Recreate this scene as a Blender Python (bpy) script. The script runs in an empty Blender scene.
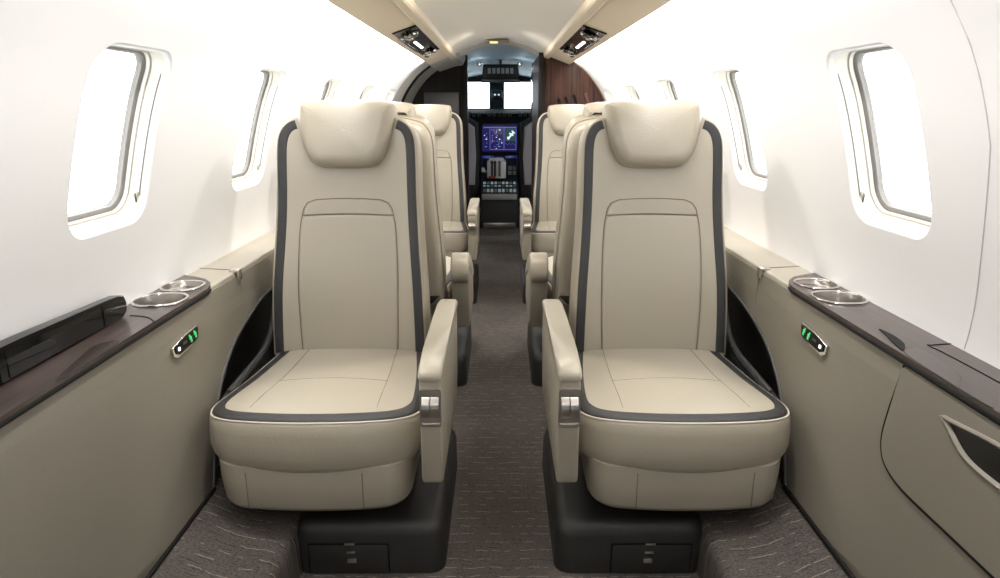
import bpy, bmesh, math, random
from mathutils import Vector, Matrix
from mathutils.geometry import tessellate_polygon
random.seed(7)
S = bpy.context.scene
COL = S.collection
PI = math.pi
R = math.radians

# ------------------------------------------------------------------ materials
def new_mat(name):
    m = bpy.data.materials.new(name); m.use_nodes = True
    nt = m.node_tree
    return m, nt, nt.nodes['Principled BSDF']

def srgb(r, g, b):
    f = lambda c: (c/255/12.92) if c/255 <= .04045 else ((c/255+.055)/1.055)**2.4
    return (f(r), f(g), f(b), 1)

def mat(name, col, rough=.5, metal=0, emit=None, estr=0, coat=0, spec=.5, bump=None, var=0):
    m, nt, b = new_mat(name)
    b.inputs['Base Color'].default_value = col
    b.inputs['Roughness'].default_value = rough
    b.inputs['Metallic'].default_value = metal
    b.inputs['Coat Weight'].default_value = coat
    b.inputs['Coat Roughness'].default_value = .08
    b.inputs['Specular IOR Level'].default_value = spec
    if emit:
        b.inputs['Emission Color'].default_value = emit
        b.inputs['Emission Strength'].default_value = estr
    if bump or var:
        tc = nt.nodes.new('ShaderNodeTexCoord')
        n = nt.nodes.new('ShaderNodeTexNoise')
        n.inputs['Scale'].default_value = bump[0] if bump else 8
        n.inputs['Detail'].default_value = 4
        nt.links.new(tc.outputs['Object'], n.inputs['Vector'])
        if bump:
            bp = nt.nodes.new('ShaderNodeBump')
            bp.inputs['Strength'].default_value = bump[1]
            bp.inputs['Distance'].default_value = .002
            nt.links.new(n.outputs['Fac'], bp.inputs['Height'])
            nt.links.new(bp.outputs['Normal'], b.inputs['Normal'])
        if var:
            n2 = nt.nodes.new('ShaderNodeTexNoise'); n2.inputs['Scale'].default_value = 5
            nt.links.new(tc.outputs['Object'], n2.inputs['Vector'])
            mx = nt.nodes.new('ShaderNodeMix'); mx.data_type = 'RGBA'
            mx.inputs['A'].default_value = tuple(c*(1-var) for c in col[:3])+(1,)
            mx.inputs['B'].default_value = tuple(min(1, c*(1+var)) for c in col[:3])+(1,)
            nt.links.new(n2.outputs['Fac'], mx.inputs['Factor'])
            nt.links.new(mx.outputs['Result'], b.inputs['Base Color'])
    return m

LEATHER = (.372, .334, .263, 1)
M = {}
M['leather'] = mat('seat_leather', LEATHER, .36, bump=(220, .25), var=.03)
M['seam'] = mat('seam_thread', (.17, .145, .11, 1), .7)
M['piping'] = mat('piping_leather', (.60, .55, .46, 1), .4)
M['band'] = mat('charcoal_band', (.026, .025, .0255, 1), .5, bump=(350, .9), var=.25)
M['base'] = mat('black_textured_plastic', (.020, .0185, .0165, 1), .5, bump=(500, .4))
M['shroud'] = mat('dark_shroud_plastic', (.022, .021, .02, 1), .5)
M['edge'] = mat('grey_edge_trim', (.05, .05, .05, 1), .45)
M['satin'] = mat('satin_metal', (.62, .58, .53, 1), .28, 1)
M['chrome'] = mat('polished_steel', (.75, .73, .70, 1), .16, 1)
M['steel'] = mat('brushed_steel', (.40, .375, .345, 1), .28, 1)
M['wall'] = mat('white_liner', (.89, .878, .872, 1), .55, bump=(60, .05))
M['frame'] = mat('window_cream', (.50, .465, .40, 1), .35)
M['gasket'] = mat('window_gasket', (.20, .185, .17, 1), .5)
M['track'] = mat('shade_track', (.16, .15, .145, 1), .4)
M['head'] = mat('headliner', (.74, .70, .63, 1), .7, bump=(140, .1))
M['rail'] = mat('rail_leather', (.62, .53, .40, 1), .55)
M['panel'] = mat('sidewall_leather', (.215, .194, .155, 1), .5, bump=(160, .2), var=.02)
M['ledge'] = mat('ledge_leather', (.45, .41, .335, 1), .45, bump=(160, .15))
M['black'] = mat('matte_black', (.008, .008, .008, 1), .8, spec=.1)
M['gap'] = mat('shadow_gap_rubber', (.009, .008, .007, 1), .6, spec=.15)
M['gloss'] = mat('gloss_black', (.004, .004, .004, 1), .16, coat=0, spec=.22)
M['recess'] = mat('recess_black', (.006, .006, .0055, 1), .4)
M['doorgrey'] = mat('door_lining', (.66, .63, .57, 1), .6)
M['transit'] = mat('grey_beige_trim', (.42, .40, .35, 1), .6)
M['cockpit'] = mat('cockpit_blue_grey', (.42, .55, .62, 1), .6)
M['post'] = mat('windscreen_post', (.07, .095, .11, 1), .6)
M['cockpitdark'] = mat('cockpit_dark', (.012, .012, .012, 1), .6)
M['seatgrey'] = mat('pilot_seat_grey', (.42, .40, .42, 1), .6)
M['seatblue'] = mat('pilot_seat_blue', (.16, .15, .42, 1), .7)
M['btn'] = mat('button_grey', (.17, .18, .18, 1), .5)
M['btnlit'] = mat('button_teal', (.33, .42, .43, 1), .4, emit=(.5, .75, .78, 1), estr=.12)
M['ivory'] = mat('ivory_plastic', (.8, .8, .77, 1), .4)
M['red'] = mat('red_plastic', (.5, .04, .03, 1), .4)
M['white_lamp'] = mat('white_lamp', (1, 1, 1, 1), .4, emit=(.92, .96, 1, 1), estr=2.2)
M['green_lamp'] = mat('green_lamp', (.05, .4, .12, 1), .4, emit=(.08, .60, .18, 1), estr=.5)
M['amber_lamp'] = mat('amber_lamp', (.6, .4, .15, 1), .4, emit=(1, .70, .30, 1), estr=1.0)
M['signgrey'] = mat('sign_bronze', (.24, .20, .14, 1), .4)
M['screen'] = mat('screen_navy', (.005, .005, .02, 1), .2, emit=(.012, .012, .06, 1), estr=1)
M['s_purple'] = mat('screen_violet', (0, 0, 0, 1), .3, emit=(.11, .095, .42, 1), estr=1)
M['s_blue'] = mat('screen_blue', (0, 0, 0, 1), .3, emit=(.03, .07, .25, 1), estr=1)
M['s_white'] = mat('screen_white', (0, 0, 0, 1), .3, emit=(.62, .75, .8, 1), estr=1)
M['s_green'] = mat('screen_green', (0, 0, 0, 1), .3, emit=(.015, .05, .045, 1), estr=1)
M['knob'] = mat('dark_glass_grey', (.05, .05, .055, 1), .35)

def perforated():
    m, nt, b = new_mat('perforated_leather')
    b.inputs['Roughness'].default_value = .46
    tc = nt.nodes.new('ShaderNodeTexCoord')
    mp = nt.nodes.new('ShaderNodeMapping'); mp.inputs['Rotation'].default_value = (0, R(45), 0)
    mp.inputs['Scale'].default_value = (1, 0, 1)
    v = nt.nodes.new('ShaderNodeTexVoronoi'); v.inputs['Scale'].default_value = 120
    v.inputs['Randomness'].default_value = 0
    nt.links.new(tc.outputs['Object'], mp.inputs['Vector']); nt.links.new(mp.outputs['Vector'], v.inputs['Vector'])
    r = nt.nodes.new('ShaderNodeValToRGB')
    r.color_ramp.elements[0].position = .16; r.color_ramp.elements[1].position = .30
    r.color_ramp.elements[0].color = tuple(c*.87 for c in LEATHER[:3])+(1,)
    r.color_ramp.elements[1].color = tuple(c*.97 for c in LEATHER[:3])+(1,)
    nt.links.new(v.outputs['Distance'], r.inputs['Fac'])
    nt.links.new(r.outputs['Color'], b.inputs['Base Color'])
    return m
M['perf'] = perforated()

def wood(name, dark, light, rough, axis, scale, coat, spec=.5):
    m, nt, b = new_mat(name)
    b.inputs['Specular IOR Level'].default_value = spec; b.inputs['Roughness'].default_value = rough; b.inputs['Coat Weight'].default_value = coat
    b.inputs['Coat Roughness'].default_value = .06
    tc = nt.nodes.new('ShaderNodeTexCoord')
    mp = nt.nodes.new('ShaderNodeMapping')
    sc = [scale]*3; sc[axis] = scale*.03
    mp.inputs['Scale'].default_value = sc
    n = nt.nodes.new('ShaderNodeTexNoise'); n.inputs['Scale'].default_value = 1; n.inputs['Detail'].default_value = 6
    n.inputs['Roughness'].default_value = .65
    nt.links.new(tc.outputs['Object'], mp.inputs['Vector']); nt.links.new(mp.outputs['Vector'], n.inputs['Vector'])
    r = nt.nodes.new('ShaderNodeValToRGB')
    r.color_ramp.elements[0].position = .32; r.color_ramp.elements[1].position = .70
    r.color_ramp.elements[0].color = dark; r.color_ramp.elements[1].color = light
    nt.links.new(n.outputs['Fac'], r.inputs['Fac']); nt.links.new(r.outputs['Color'], b.inputs['Base Color'])
    return m
M['veneer'] = wood('ledge_veneer', (.030, .020, .017, 1), (.075, .052, .045, 1), .30, 1, 110, .25)
M['veneerleaf'] = wood('pull_veneer', (.022, .014, .012, 1), (.045, .030, .026, 1), .25, 1, 110, .4)
M['walnut'] = wood('cabinet_walnut', (.012, .006, .004, 1), (.085, .034, .021, 1), .5, 2, 55, 0, .2)
M['wenge'] = wood('partition_wenge', (.006, .004, .0035, 1), (.017, .012, .009, 1), .45, 2, 70, 0, .15)

def carpet():
    m, nt, b = new_mat('charcoal_carpet')
    b.inputs['Roughness'].default_value = .95; b.inputs['Specular IOR Level'].default_value = .1
    L = nt.links.new
    def N(t, **k):
        n = nt.nodes.new(t)
        for a, v in k.items(): setattr(n, a, v)
        return n
    def math_(op, a, b_=None):
        n = N('ShaderNodeMath', operation=op)
        for i, q in enumerate((a, b_)):
            if q is None: continue
            if isinstance(q, (int, float)): n.inputs[i].default_value = q
            else: L(q, n.inputs[i])
        return n.outputs[0]
    tc = N('ShaderNodeTexCoord'); sep = N('ShaderNodeSeparateXYZ'); L(tc.outputs['Object'], sep.inputs[0])
    def noise(sx, sy, det=2):
        mp = N('ShaderNodeMapping'); mp.inputs['Scale'].default_value = (sx, sy, 1)
        L(tc.outputs['Object'], mp.inputs['Vector'])
        n = N('ShaderNodeTexNoise'); n.inputs['Scale'].default_value = 1; n.inputs['Detail'].default_value = det
        L(mp.outputs['Vector'], n.inputs['Vector']); return n.outputs['Fac']
    wob = math_('ADD', math_('MULTIPLY', math_('SUBTRACT', noise(8, 6), .5), .030), math_('MULTIPLY', math_('SUBTRACT', noise(70, 30), .5), .006))
    yy = math_('ADD', sep.outputs['Y'], wob)
    def stripes(per, width, off):
        fr = math_('FRACT', math_('DIVIDE', math_('ADD', yy, off), per))
        return math_('LESS_THAN', fr, width)
    gate1 = math_('GREATER_THAN', noise(26, 33), .515)
    gate2 = math_('GREATER_THAN', noise(30, 47), .54)
    light = math_('MULTIPLY', stripes(.036, .048, 0), gate1)
    dark = math_('MULTIPLY', stripes(.018, .085, .006), gate2)
    fuzz = noise(150, 300, 4)
    patch = noise(4, 4)
    base = N('ShaderNodeMix', data_type='RGBA')
    base.inputs['A'].default_value = (.040, .034, .030, 1); base.inputs['B'].default_value = (.145, .128, .116, 1)
    L(math_('ADD', math_('SUBTRACT', math_('MULTIPLY', fuzz, 1.7), .42), math_('MULTIPLY', math_('SUBTRACT', patch, .5), .5)), base.inputs['Factor'])
    m1 = N('ShaderNodeMix', data_type='RGBA'); L(dark, m1.inputs['Factor']); L(base.outputs['Result'], m1.inputs['A'])
    m1.inputs['B'].default_value = (.028, .024, .021, 1)
    m2 = N('ShaderNodeMix', data_type='RGBA'); L(math_('MULTIPLY', light, math_('ADD', math_('MULTIPLY', fuzz, .9), .15)), m2.inputs['Factor']); L(m1.outputs['Result'], m2.inputs['A'])
    m2.inputs['B'].default_value = (.40, .35, .27, 1)
    L(m2.outputs['Result'], b.inputs['Base Color'])
    bp = N('ShaderNodeBump'); bp.inputs['Strength'].default_value = .5; bp.inputs['Distance'].default_value = .004
    L(fuzz, bp.inputs['Height']); L(bp.outputs['Normal'], b.inputs['Normal'])
    return m
M['carpet'] = carpet()

def glass(name, tint):
    m = bpy.data.materials.new(name); m.use_nodes = True; nt = m.node_tree; nt.nodes.clear()
    o = nt.nodes.new('ShaderNodeOutputMaterial'); mx = nt.nodes.new('ShaderNodeMixShader')
    t = nt.nodes.new('ShaderNodeBsdfTransparent'); t.inputs['Color'].default_value = tint
    g = nt.nodes.new('ShaderNodeBsdfGlossy'); g.inputs['Roughness'].default_value = .05
    mx.inputs['Fac'].default_value = .035
    nt.links.new(t.outputs[0], mx.inputs[1]); nt.links.new(g.outputs[0], mx.inputs[2]); nt.links.new(mx.outputs[0], o.inputs['Surface'])
    return m
def crystal():
    m, nt, b = new_mat('cut_chrome')
    b.inputs['Metallic'].default_value = .9; b.inputs['Roughness'].default_value = .2
    tc = nt.nodes.new('ShaderNodeTexCoord'); v = nt.nodes.new('ShaderNodeTexVoronoi'); v.inputs['Scale'].default_value = 48
    nt.links.new(tc.outputs['Object'], v.inputs['Vector'])
    r = nt.nodes.new('ShaderNodeValToRGB'); r.color_ramp.elements[0].color = (.03, .025, .02, 1); r.color_ramp.elements[1].color = (.95, .90, .84, 1)
    r.color_ramp.elements[0].position = .25; r.color_ramp.elements[1].position = .6
    sp = nt.nodes.new('ShaderNodeSeparateColor'); nt.links.new(v.outputs['Color'], sp.inputs[0])
    nt.links.new(sp.outputs[0], r.inputs['Fac']); nt.links.new(r.outputs['Color'], b.inputs['Base Color'])
    bp = nt.nodes.new('ShaderNodeBump'); bp.inputs['Strength'].default_value = .8; bp.inputs['Distance'].default_value = .01
    nt.links.new(v.outputs['Distance'], bp.inputs['Height']); nt.links.new(bp.outputs['Normal'], b.inputs['Normal'])
    return m
M['crystal'] = crystal()
M['pane'] = glass('window_acrylic', (.96, .97, .97, 1))
M['windscreen'] = glass('windscreen_glass', (.90, .95, .97, 1))

# ------------------------------------------------------------------ mesh helpers
class MB:
    def __init__(self): self.bm = bmesh.new()
    def loft(self, rings, closed=True, cap0=False, cap1=False, fan1=None):
        bm = self.bm
        vs = [[bm.verts.new(p) for p in r] for r in rings]
        n = len(vs[0])
        for a, b in zip(vs, vs[1:]):
            for i in range(n if closed else n-1):
                j = (i+1) % n
                try: bm.faces.new((a[i], a[j], b[j], b[i]))
                except ValueError: pass
        if cap0: bm.faces.new(vs[0][::-1])
        if cap1: bm.faces.new(vs[-1])
        if fan1 is not None:
            c = bm.verts.new(fan1)
            for i in range(n): bm.faces.new((vs[-1][i], vs[-1][(i+1) % n], c))
        return self
    def box(self, c, s, bev=0, seg=2, rot=None):
        r = bmesh.ops.create_cube(self.bm, size=1)
        vs = r['verts']
        bmesh.ops.scale(self.bm, vec=s, verts=vs)
        if bev:
            es = list({e for v in vs for e in v.link_edges})
            rb = bmesh.ops.bevel(self.bm, geom=es, offset=bev, segments=seg, profile=.5, affect='EDGES')
            vs = list({v for f in rb['faces'] for v in f.verts} | {v for v in vs if v.is_valid})
        if rot is not None: bmesh.ops.rotate(self.bm, cent=(0, 0, 0), matrix=rot, verts=vs)
        bmesh.ops.translate(self.bm, vec=c, verts=vs)
        return self
    def prism(self, poly, d, bev=0, seg=2):
        """poly: list of 3D points (planar), d: extrusion vector"""
        bm = self.bm
        d = Vector(d)
        a = [bm.verts.new(Vector(p)) for p in poly]; b = [bm.verts.new(Vector(p)+d) for p in poly]
        fs = [bm.faces.new(a[::-1]), bm.faces.new(b)]
        n = len(a)
        for i in range(n): fs.append(bm.faces.new((a[i], a[(i+1) % n], b[(i+1) % n], b[i])))
        if bev:
            es = [e for e in fs[0].edges] + [e for e in fs[1].edges]
            bmesh.ops.bevel(bm, geom=es, offset=bev, segments=seg, profile=.5, affect='EDGES')
        return self
    def plate(self, loops, d):
        """flat plate with holes: loops of planar 3D points (outline first), extruded by d"""
        bm = self.bm; d = Vector(d)
        flat = [Vector(p) for l in loops for p in l]
        tri = tessellate_polygon([[Vector(p) for p in l] for l in loops])
        a = [bm.verts.new(p) for p in flat]; b = [bm.verts.new(p+d) for p in flat]
        for i, j, k in tri:
            try:
                bm.faces.new((a[i], a[k], a[j])); bm.faces.new((b[i], b[j], b[k]))
            except ValueError: pass
        o = 0
        for l in loops:
            n = len(l)
            for i in range(n): bm.faces.new((a[o+i], a[o+(i+1) % n], b[o+(i+1) % n], b[o+i]))
            o += n
        return self
    def tube(self, pts, r, n=8, closed=False):
        pts = [Vector(p) for p in pts]
        rings = []
        m = len(pts); up = None
        for i, p in enumerate(pts):
            if closed: t = pts[(i+1) % m]-pts[i-1]
            else: t = pts[min(i+1, m-1)]-pts[max(i-1, 0)]
            t.normalize()
            if up is None:
                up = t.orthogonal().normalized()
            up = (up-t*up.dot(t)).normalized()
            q = t.cross(up)
            rings.append([p+(up*math.cos(k*2*PI/n)+q*math.sin(k*2*PI/n))*r for k in range(n)])
        if closed: rings.append(rings[0]); self.loft(rings)
        else: self.loft(rings, cap0=True, cap1=True)
        return self
    def lathe(self, prof, c=(0, 0, 0), n=40, sx=1, sy=1, cap0=False, cap1=False, rot=None):
        rings = []
        for r, z in prof:
            ring = []
            for k in range(n):
                v = Vector((r*sx*math.cos(2*PI*k/n), r*sy*math.sin(2*PI*k/n), z))
                if rot is not None: v = rot @ v
                ring.append(v+Vector(c))
            rings.append(ring)
        return self.loft(rings, cap0=cap0, cap1=cap1)
    def build(self, name, m, parent=None, smooth=35, loc=None):
        bm = self.bm
        bmesh.ops.remove_doubles(bm, verts=bm.verts, dist=1e-6)
        bmesh.ops.recalc_face_normals(bm, faces=bm.faces)
        me = bpy.data.meshes.new(name); bm.to_mesh(me); bm.free()
        for p in me.polygons: p.use_smooth = bool(smooth)
        if smooth: me.set_sharp_from_angle(angle=R(smooth))
        o = bpy.data.objects.new(name, me); COL.objects.link(o)
        me.materials.append(m)
        if parent: o.parent = parent
        if loc: o.location = loc
        return o

def tag(o, label=None, cat=None, group=None, kind=None):
    if label: o['label'] = label
    if cat: o['category'] = cat
    if group: o['group'] = group
    if kind: o['kind'] = kind
    return o
def empty(name, loc=(0, 0, 0), rz=0):
    o = bpy.data.objects.new(name, None); COL.objects.link(o); o.location = loc; o.rotation_euler = (0, 0, rz)
    o.empty_display_size = .1
    return o
def kids(o): return [c for c in bpy.data.objects if c.parent == o]
def copy_tree(o, parent=None):
    c = o.copy(); COL.objects.link(c); c.parent = parent
    for ch in kids(o): copy_tree(ch, c)
    return c

def spline(pts, n=10, closed=False):
    pts = [Vector(p) for p in pts]; out = []; m = len(pts)
    rng = range(m if closed else m-1)
    for i in rng:
        g = (lambda k: pts[k % m]) if closed else (lambda k: pts[max(0, min(m-1, k))])
        p0, p1, p2, p3 = g(i-1), g(i), g(i+1), g(i+2)
        for k in range(n):
            t = k/n
            out.append(.5*((2*p1)+(p2-p0)*t+(2*p0-5*p1+4*p2-p3)*t*t+(3*p1-p0-3*p2+p3)*t**3))
    if not closed: out.append(pts[-1].copy())
    return out

def rrect(hx, hy, r, n=8, cx=0, cy=0):
    out = []
    for sx, sy, a0 in ((1, 1, 0), (-1, 1, 90), (-1, -1, 180), (1, -1, 270)):
        for k in range(n+1):
            a = R(a0+90*k/n)
            out.append((cx+sx*(hx-r)+r*math.cos(a), cy+sy*(hy-r)+r*math.sin(a)))
    return out
def resample(poly, n, closed=True):
    P = [Vector(p) for p in poly]
    if closed: P = P+[P[0]]
    L = [0]
    for a, b in zip(P, P[1:]): L.append(L[-1]+(b-a).length)
    out = []; j = 0
    for k in range(n):
        d = L[-1]*k/(n if closed else n-1)
        while j < len(L)-2 and L[j+1] < d: j += 1
        t = (d-L[j])/max(1e-9, L[j+1]-L[j])
        out.append(P[j].lerp(P[j+1], min(1, t)))
    return out
def offset2(poly, d, closed=True):
    """inward offset of CCW 2D poly"""
    out = []; n = len(poly)
    for i in range(n):
        if closed: a, b = Vector(poly[i-1]), Vector(poly[(i+1) % n])
        else: a, b = Vector(poly[max(0, i-1)]), Vector(poly[min(n-1, i+1)])
        t = (b-a).normalized()
        out.append(Vector(poly[i])+Vector((-t.y, t.x))*d)
    return out
def interp(tab, x):
    if x <= tab[0][0]: return tab[0][1]
    for (a, fa), (b, fb) in zip(tab, tab[1:]):
        if x <= b:
            t = (x-a)/(b-a); t = t*t*(3-2*t) if len(tab) > 99 else t
            return fa+(fb-fa)*t
    return tab[-1][1]

# ------------------------------------------------------------------ camera (eye 1.16 m above the aisle carpet)
EYE = 1.16
cam = bpy.data.cameras.new('camera'); co = bpy.data.objects.new('camera', cam); COL.objects.link(co)
cam.sensor_width = 36; cam.lens = 36*674/1000; cam.clip_start = .02; cam.clip_end = 200
cam.shift_x = .0005
co.location = (0, 0, EYE); co.rotation_euler = (R(90-15.03), 0, 0)
S.camera = co

# ------------------------------------------------------------------ setting: carpeted floor
Y0, Y1 = -1.3, 5.06
YE = 6.62
fp = [(0, 0), (.30, 0), (.505, 0), (.510, .002), (.513, .03), (.516, .095), (.523, .118), (.540, .130), (.565, .134), (.60, .136), (.64, .146), (.68, .165), (.72, .184), (.80, .215)]
prof = [(-x, z) for x, z in fp[:0:-1]]+fp
mb = MB()
ys = [Y0+(YE-Y0)*k/24 for k in range(25)]
mb.loft([[(x, y, z) for x, z in prof] for y in ys], closed=False)
tag(mb.build('floor', M['carpet'], smooth=50), 'charcoal carpet with broken light stripes along the aisle, raised at both sides', kind='structure')

# ------------------------------------------------------------------ setting: cabin walls with window openings
WP = spline([(.80, .08), (.862, .42), (.890, .70), (.850, .93), (.765, 1.21), (.658, 1.374), (.56, 1.46), (.45, 1.525), (.365, 1.545)], 12)
WL = [0]
for a, b in zip(WP, WP[1:]): WL.append(WL[-1]+(b-a).length)
def wall_at(s):
    s = max(0, min(WL[-1], s))
    for i in range(len(WL)-1):
        if s <= WL[i+1]:
            return WP[i].lerp(WP[i+1], (s-WL[i])/(WL[i+1]-WL[i]))
    return WP[-1]
def s_of_z(z):
    lo, hi = 0, WL[-1]
    for _ in range(40):
        m_ = (lo+hi)/2
        if wall_at(m_).y < z: lo = m_
        else: hi = m_
    return lo
SC = s_of_z(1.094)                       # window centre along the wall
CH = .30                                 # half height of a window bay
HW, HH, HR = .160, .205, .072            # half opening
BAY = .42
WINS = [1.466+.84*k for k in range(0, 5)]
def wn(s):
    a, b = wall_at(s-.01), wall_at(s+.01); t = (b-a).normalized()
    return Vector((t.y, -t.x))           # outward normal in x,z
NW = wn(SC)
def W(side, y, s, d=0):
    p = wall_at(s); return Vector((side*(p.x+NW.x*d), y, p.y+NW.y*d))
def opening(off, n=12):
    r_, x_, y_ = max(.03, HR-off), HW-off, HH-off
    out = []
    for sx, sy, a0 in ((1, 1, 0), (-1, 1, 90), (-1, -1, 180), (1, -1, 270)):
        for k in range(n+1):
            a = R(a0+90*k/n); out.append((sx*(x_-r_)+r_*math.cos(a), sy*(y_-r_)+r_*math.sin(a)))
        nx = ((-1, 1), (-1, -1), (1, -1), (1, 1))[(a0//90)]
        p0 = out[-1]; p1 = (nx[0]*(x_-r_)+r_*math.cos(R(a0+90)), nx[1]*(y_-r_)+r_*math.sin(R(a0+90)))
        for k in range(1, 10): out.append((p0[0]+(p1[0]-p0[0])*k/10, p0[1]+(p1[1]-p0[1])*k/10))
    return out
def make_wall(side):
    mb = MB()
    s0, s1 = SC-CH, SC+CH
    ya, yb = WINS[0]-BAY, WINS[-1]+BAY
    ny = 28
    def strip(sa, sb, k, y0, y1, ny):
        mb.loft([[W(side, y0+(y1-y0)*i/ny, sa+(sb-sa)*j/k) for i in range(ny+1)] for j in range(k+1)], closed=False)
    strip(0, s0, 14, Y0, yb, ny); strip(s1, WL[-1], 16, Y0, yb, ny)
    n_ = 60
    mb.loft([[W(side, y, s0-.002+(s1-s0+.004)*j/n_, .0012) for y in [Y0+(ya+.010-Y0)*i/8 for i in range(9)]] for j in range(n_+1)], closed=False)
    for yc in WINS:
        hole = opening(0)
        rings = []
        outer = []
        for (u, v) in hole:
            k = min(BAY/abs(u) if abs(u) > 1e-6 else 1e9, CH/abs(v) if abs(v) > 1e-6 else 1e9)
            outer.append((u*k, v*k))
        # snap the nearest point of each quadrant on the bay's corner
        for cu, cv in ((BAY, CH), (-BAY, CH), (-BAY, -CH), (BAY, -CH)):
            i = min(range(len(outer)), key=lambda q: (outer[q][0]-cu)**2+(outer[q][1]-cv)**2)
            outer[i] = (cu, cv)
        for off, dep in ((.012, .014), (.008, .007), (.004, .002)):
            rings.append([W(side, yc+u, SC+v, dep) for u, v in opening(off)])
        for t in (0, .04, .12, .28, .5, .75, 1):
            rings.append([W(side, yc+u+(a-u)*t, SC+v+(b-v)*t) for (u, v), (a, b) in zip(hole, outer)])
        mb.loft(rings)
    return mb
for side, nm in ((-1, 'wall_left'), (1, 'wall_right')):
    wo = make_wall(side).build(nm, M['wall'], smooth=60)
    nv = []
    for v in wo.data.vertices:
        best = min(range(len(WP)), key=lambda i: (WP[i].x-abs(v.co.x))**2+(WP[i].y-v.co.z)**2)
        dep = min(abs((Vector((abs(v.co.x), v.co.z))-wall_at(WL[best]+o_)).length) for o_ in [q*.002-.02 for q in range(21)])
        n2 = wn(max(.011, min(WL[-1]-.011, WL[best])))
        nv.append((-side*n2.x, 0, -n2.y) if dep < .0015 else (0, 0, 0))
    if side*wo.data.polygons[0].normal.x > 0: nv = [tuple(-c for c in q) for q in nv]
    wo.data.normals_split_custom_set_from_vertices(nv)
    tag(wo, 'white curved cabin sidewall liner on the %s side of the cabin' % ('left' if side < 0 else 'right'), kind='structure')

def make_window(side):
    root = empty('window_frame_root')
    def ring(off, d): return [W(side, u, SC+v, d) for u, v in opening(off)]
    MB().loft([ring(.0115, .012), ring(.0125, .026), ring(.014, .040), ring(.0185, .042), ring(.0195, .058), ring(.030, .062)]).build('frame', M['frame'], root, smooth=40)
    MB().tube([W(side, HW-.0122, SC+v, .018) for v in [-HH+.045+(2*HH-.10)*q/16 for q in range(17)]], .0016, 6).build('shade_track', M['track'], root)
    MB().loft([ring(.0195, .050), ring(.024, .0515), ring(.028, .055), ring(.030, .066)]).build('gasket', M['gasket'], root)
    r = ring(.028, .062); r2 = ring(.028, .066)
    c = sum(r, Vector())/len(r)
    MB().loft([r2, r], cap0=True, cap1=True).build('pane', M['pane'], root, smooth=0)
    # shade pull tab low on the forward edge
    a = W(side, HW-.022, SC-HH+.050, .022)
    h = MB().tube([a+Vector((0, .006, .012)), a+Vector((0, .004, -.022))], .0032, 8)
    h.box(a+Vector((-side*.004, -.004, .012)), (.008, .020, .008), .002)
    h.build('shade_tab', M['chrome'], root)
    return root
for side in (-1, 1):
    proto = make_window(side)
    for k, yc in enumerate(WINS):
        o = proto if k == 0 else copy_tree(proto)
        o.location = (0, yc, 0)
        o.name = 'window_%d' % (k+1 if side < 0 else k+6)
        tag(o, kind='structure')
        if True:
            o['label'] = '%s oval cabin window in the %s wall' % (['nearest', 'second', 'third', 'fourth', 'farthest'][k], 'left' if side < 0 else 'right')

sm = MB(); sm.tube([W(1, 1.215-.09*min(1, (s-s_of_z(.715))/.4), s, -.0002) for s in [s_of_z(.715)+(WL[-1]-s_of_z(.715))*k/40 for k in range(41)]], .0013, 6)
tag(sm.build('trim_8', mat('liner_joint', (.55, .53, .51, 1), .6)), 'thin joint line in the right wall liner beside the nearest window', kind='structure')
# unseen rear bulkhead behind the camera, made dark to cut fill light
mb = MB(); pts = [(-p.x, Y0, p.y) for p in WP]+[(p.x, Y0, p.y) for p in WP[::-1]]
mb.prism(pts, (0, -.03, 0)); tag(mb.build('wall_back', M['wenge'], smooth=0), 'unseen rear bulkhead, coloured dark to cut fill light', kind='structure')

# ------------------------------------------------------------------ ceiling
def vault(x, half, ze, rise): return ze+rise*(1-(x/half)**2)
YC = 5.12
mb = MB()
mb.loft([[(x/20*.335, y, vault(x/20*.335, .335, EYE+.363, .105)) for x in range(-20, 21)] for y in [Y0+(YC-Y0)*k/12 for k in range(13)]], closed=False)
tag(mb.build('ceiling', M['head'], smooth=60), 'pale vaulted headliner panel above the aisle', kind='structure')
# closure of the roof above rails and cove
for s, nm in ((-1, 'trim_1'), (1, 'trim_2')):
    mb = MB()
    sec = [(.312, EYE+.372), (.315, EYE+.352), (.322, EYE+.345), (.350, EYE+.339), (.356, EYE+.342), (.360, EYE+.352), (.360, EYE+.40), (.312, EYE+.40)]
    mb.loft([[(s*x, y, z) for x, z in sec] for y in (Y0, YC-.02)], cap0=True, cap1=True)
    tag(mb.build(nm, M['rail'], smooth=30), 'padded beige rail along the %s edge of the ceiling' % ('left' if s < 0 else 'right'), kind='structure')
    mb = MB()
    sec = [(.357, EYE+.358), (.361, EYE+.352), (.495, EYE+.3015), (.502, EYE+.302), (.503, EYE+.308), (.380, EYE+.360)]
    mb.loft([[(s*x, y, z) for x, z in sec] for y in (Y0, 1.5, 3, YC-.03)], cap0=True, cap1=True)
    tag(mb.build('trim_%d' % (3 if s < 0 else 4), M['rail'], smooth=30), 'sloping beige overhead service panel along the %s wash light' % ('left' if s < 0 else 'right'), kind='structure')

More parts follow.
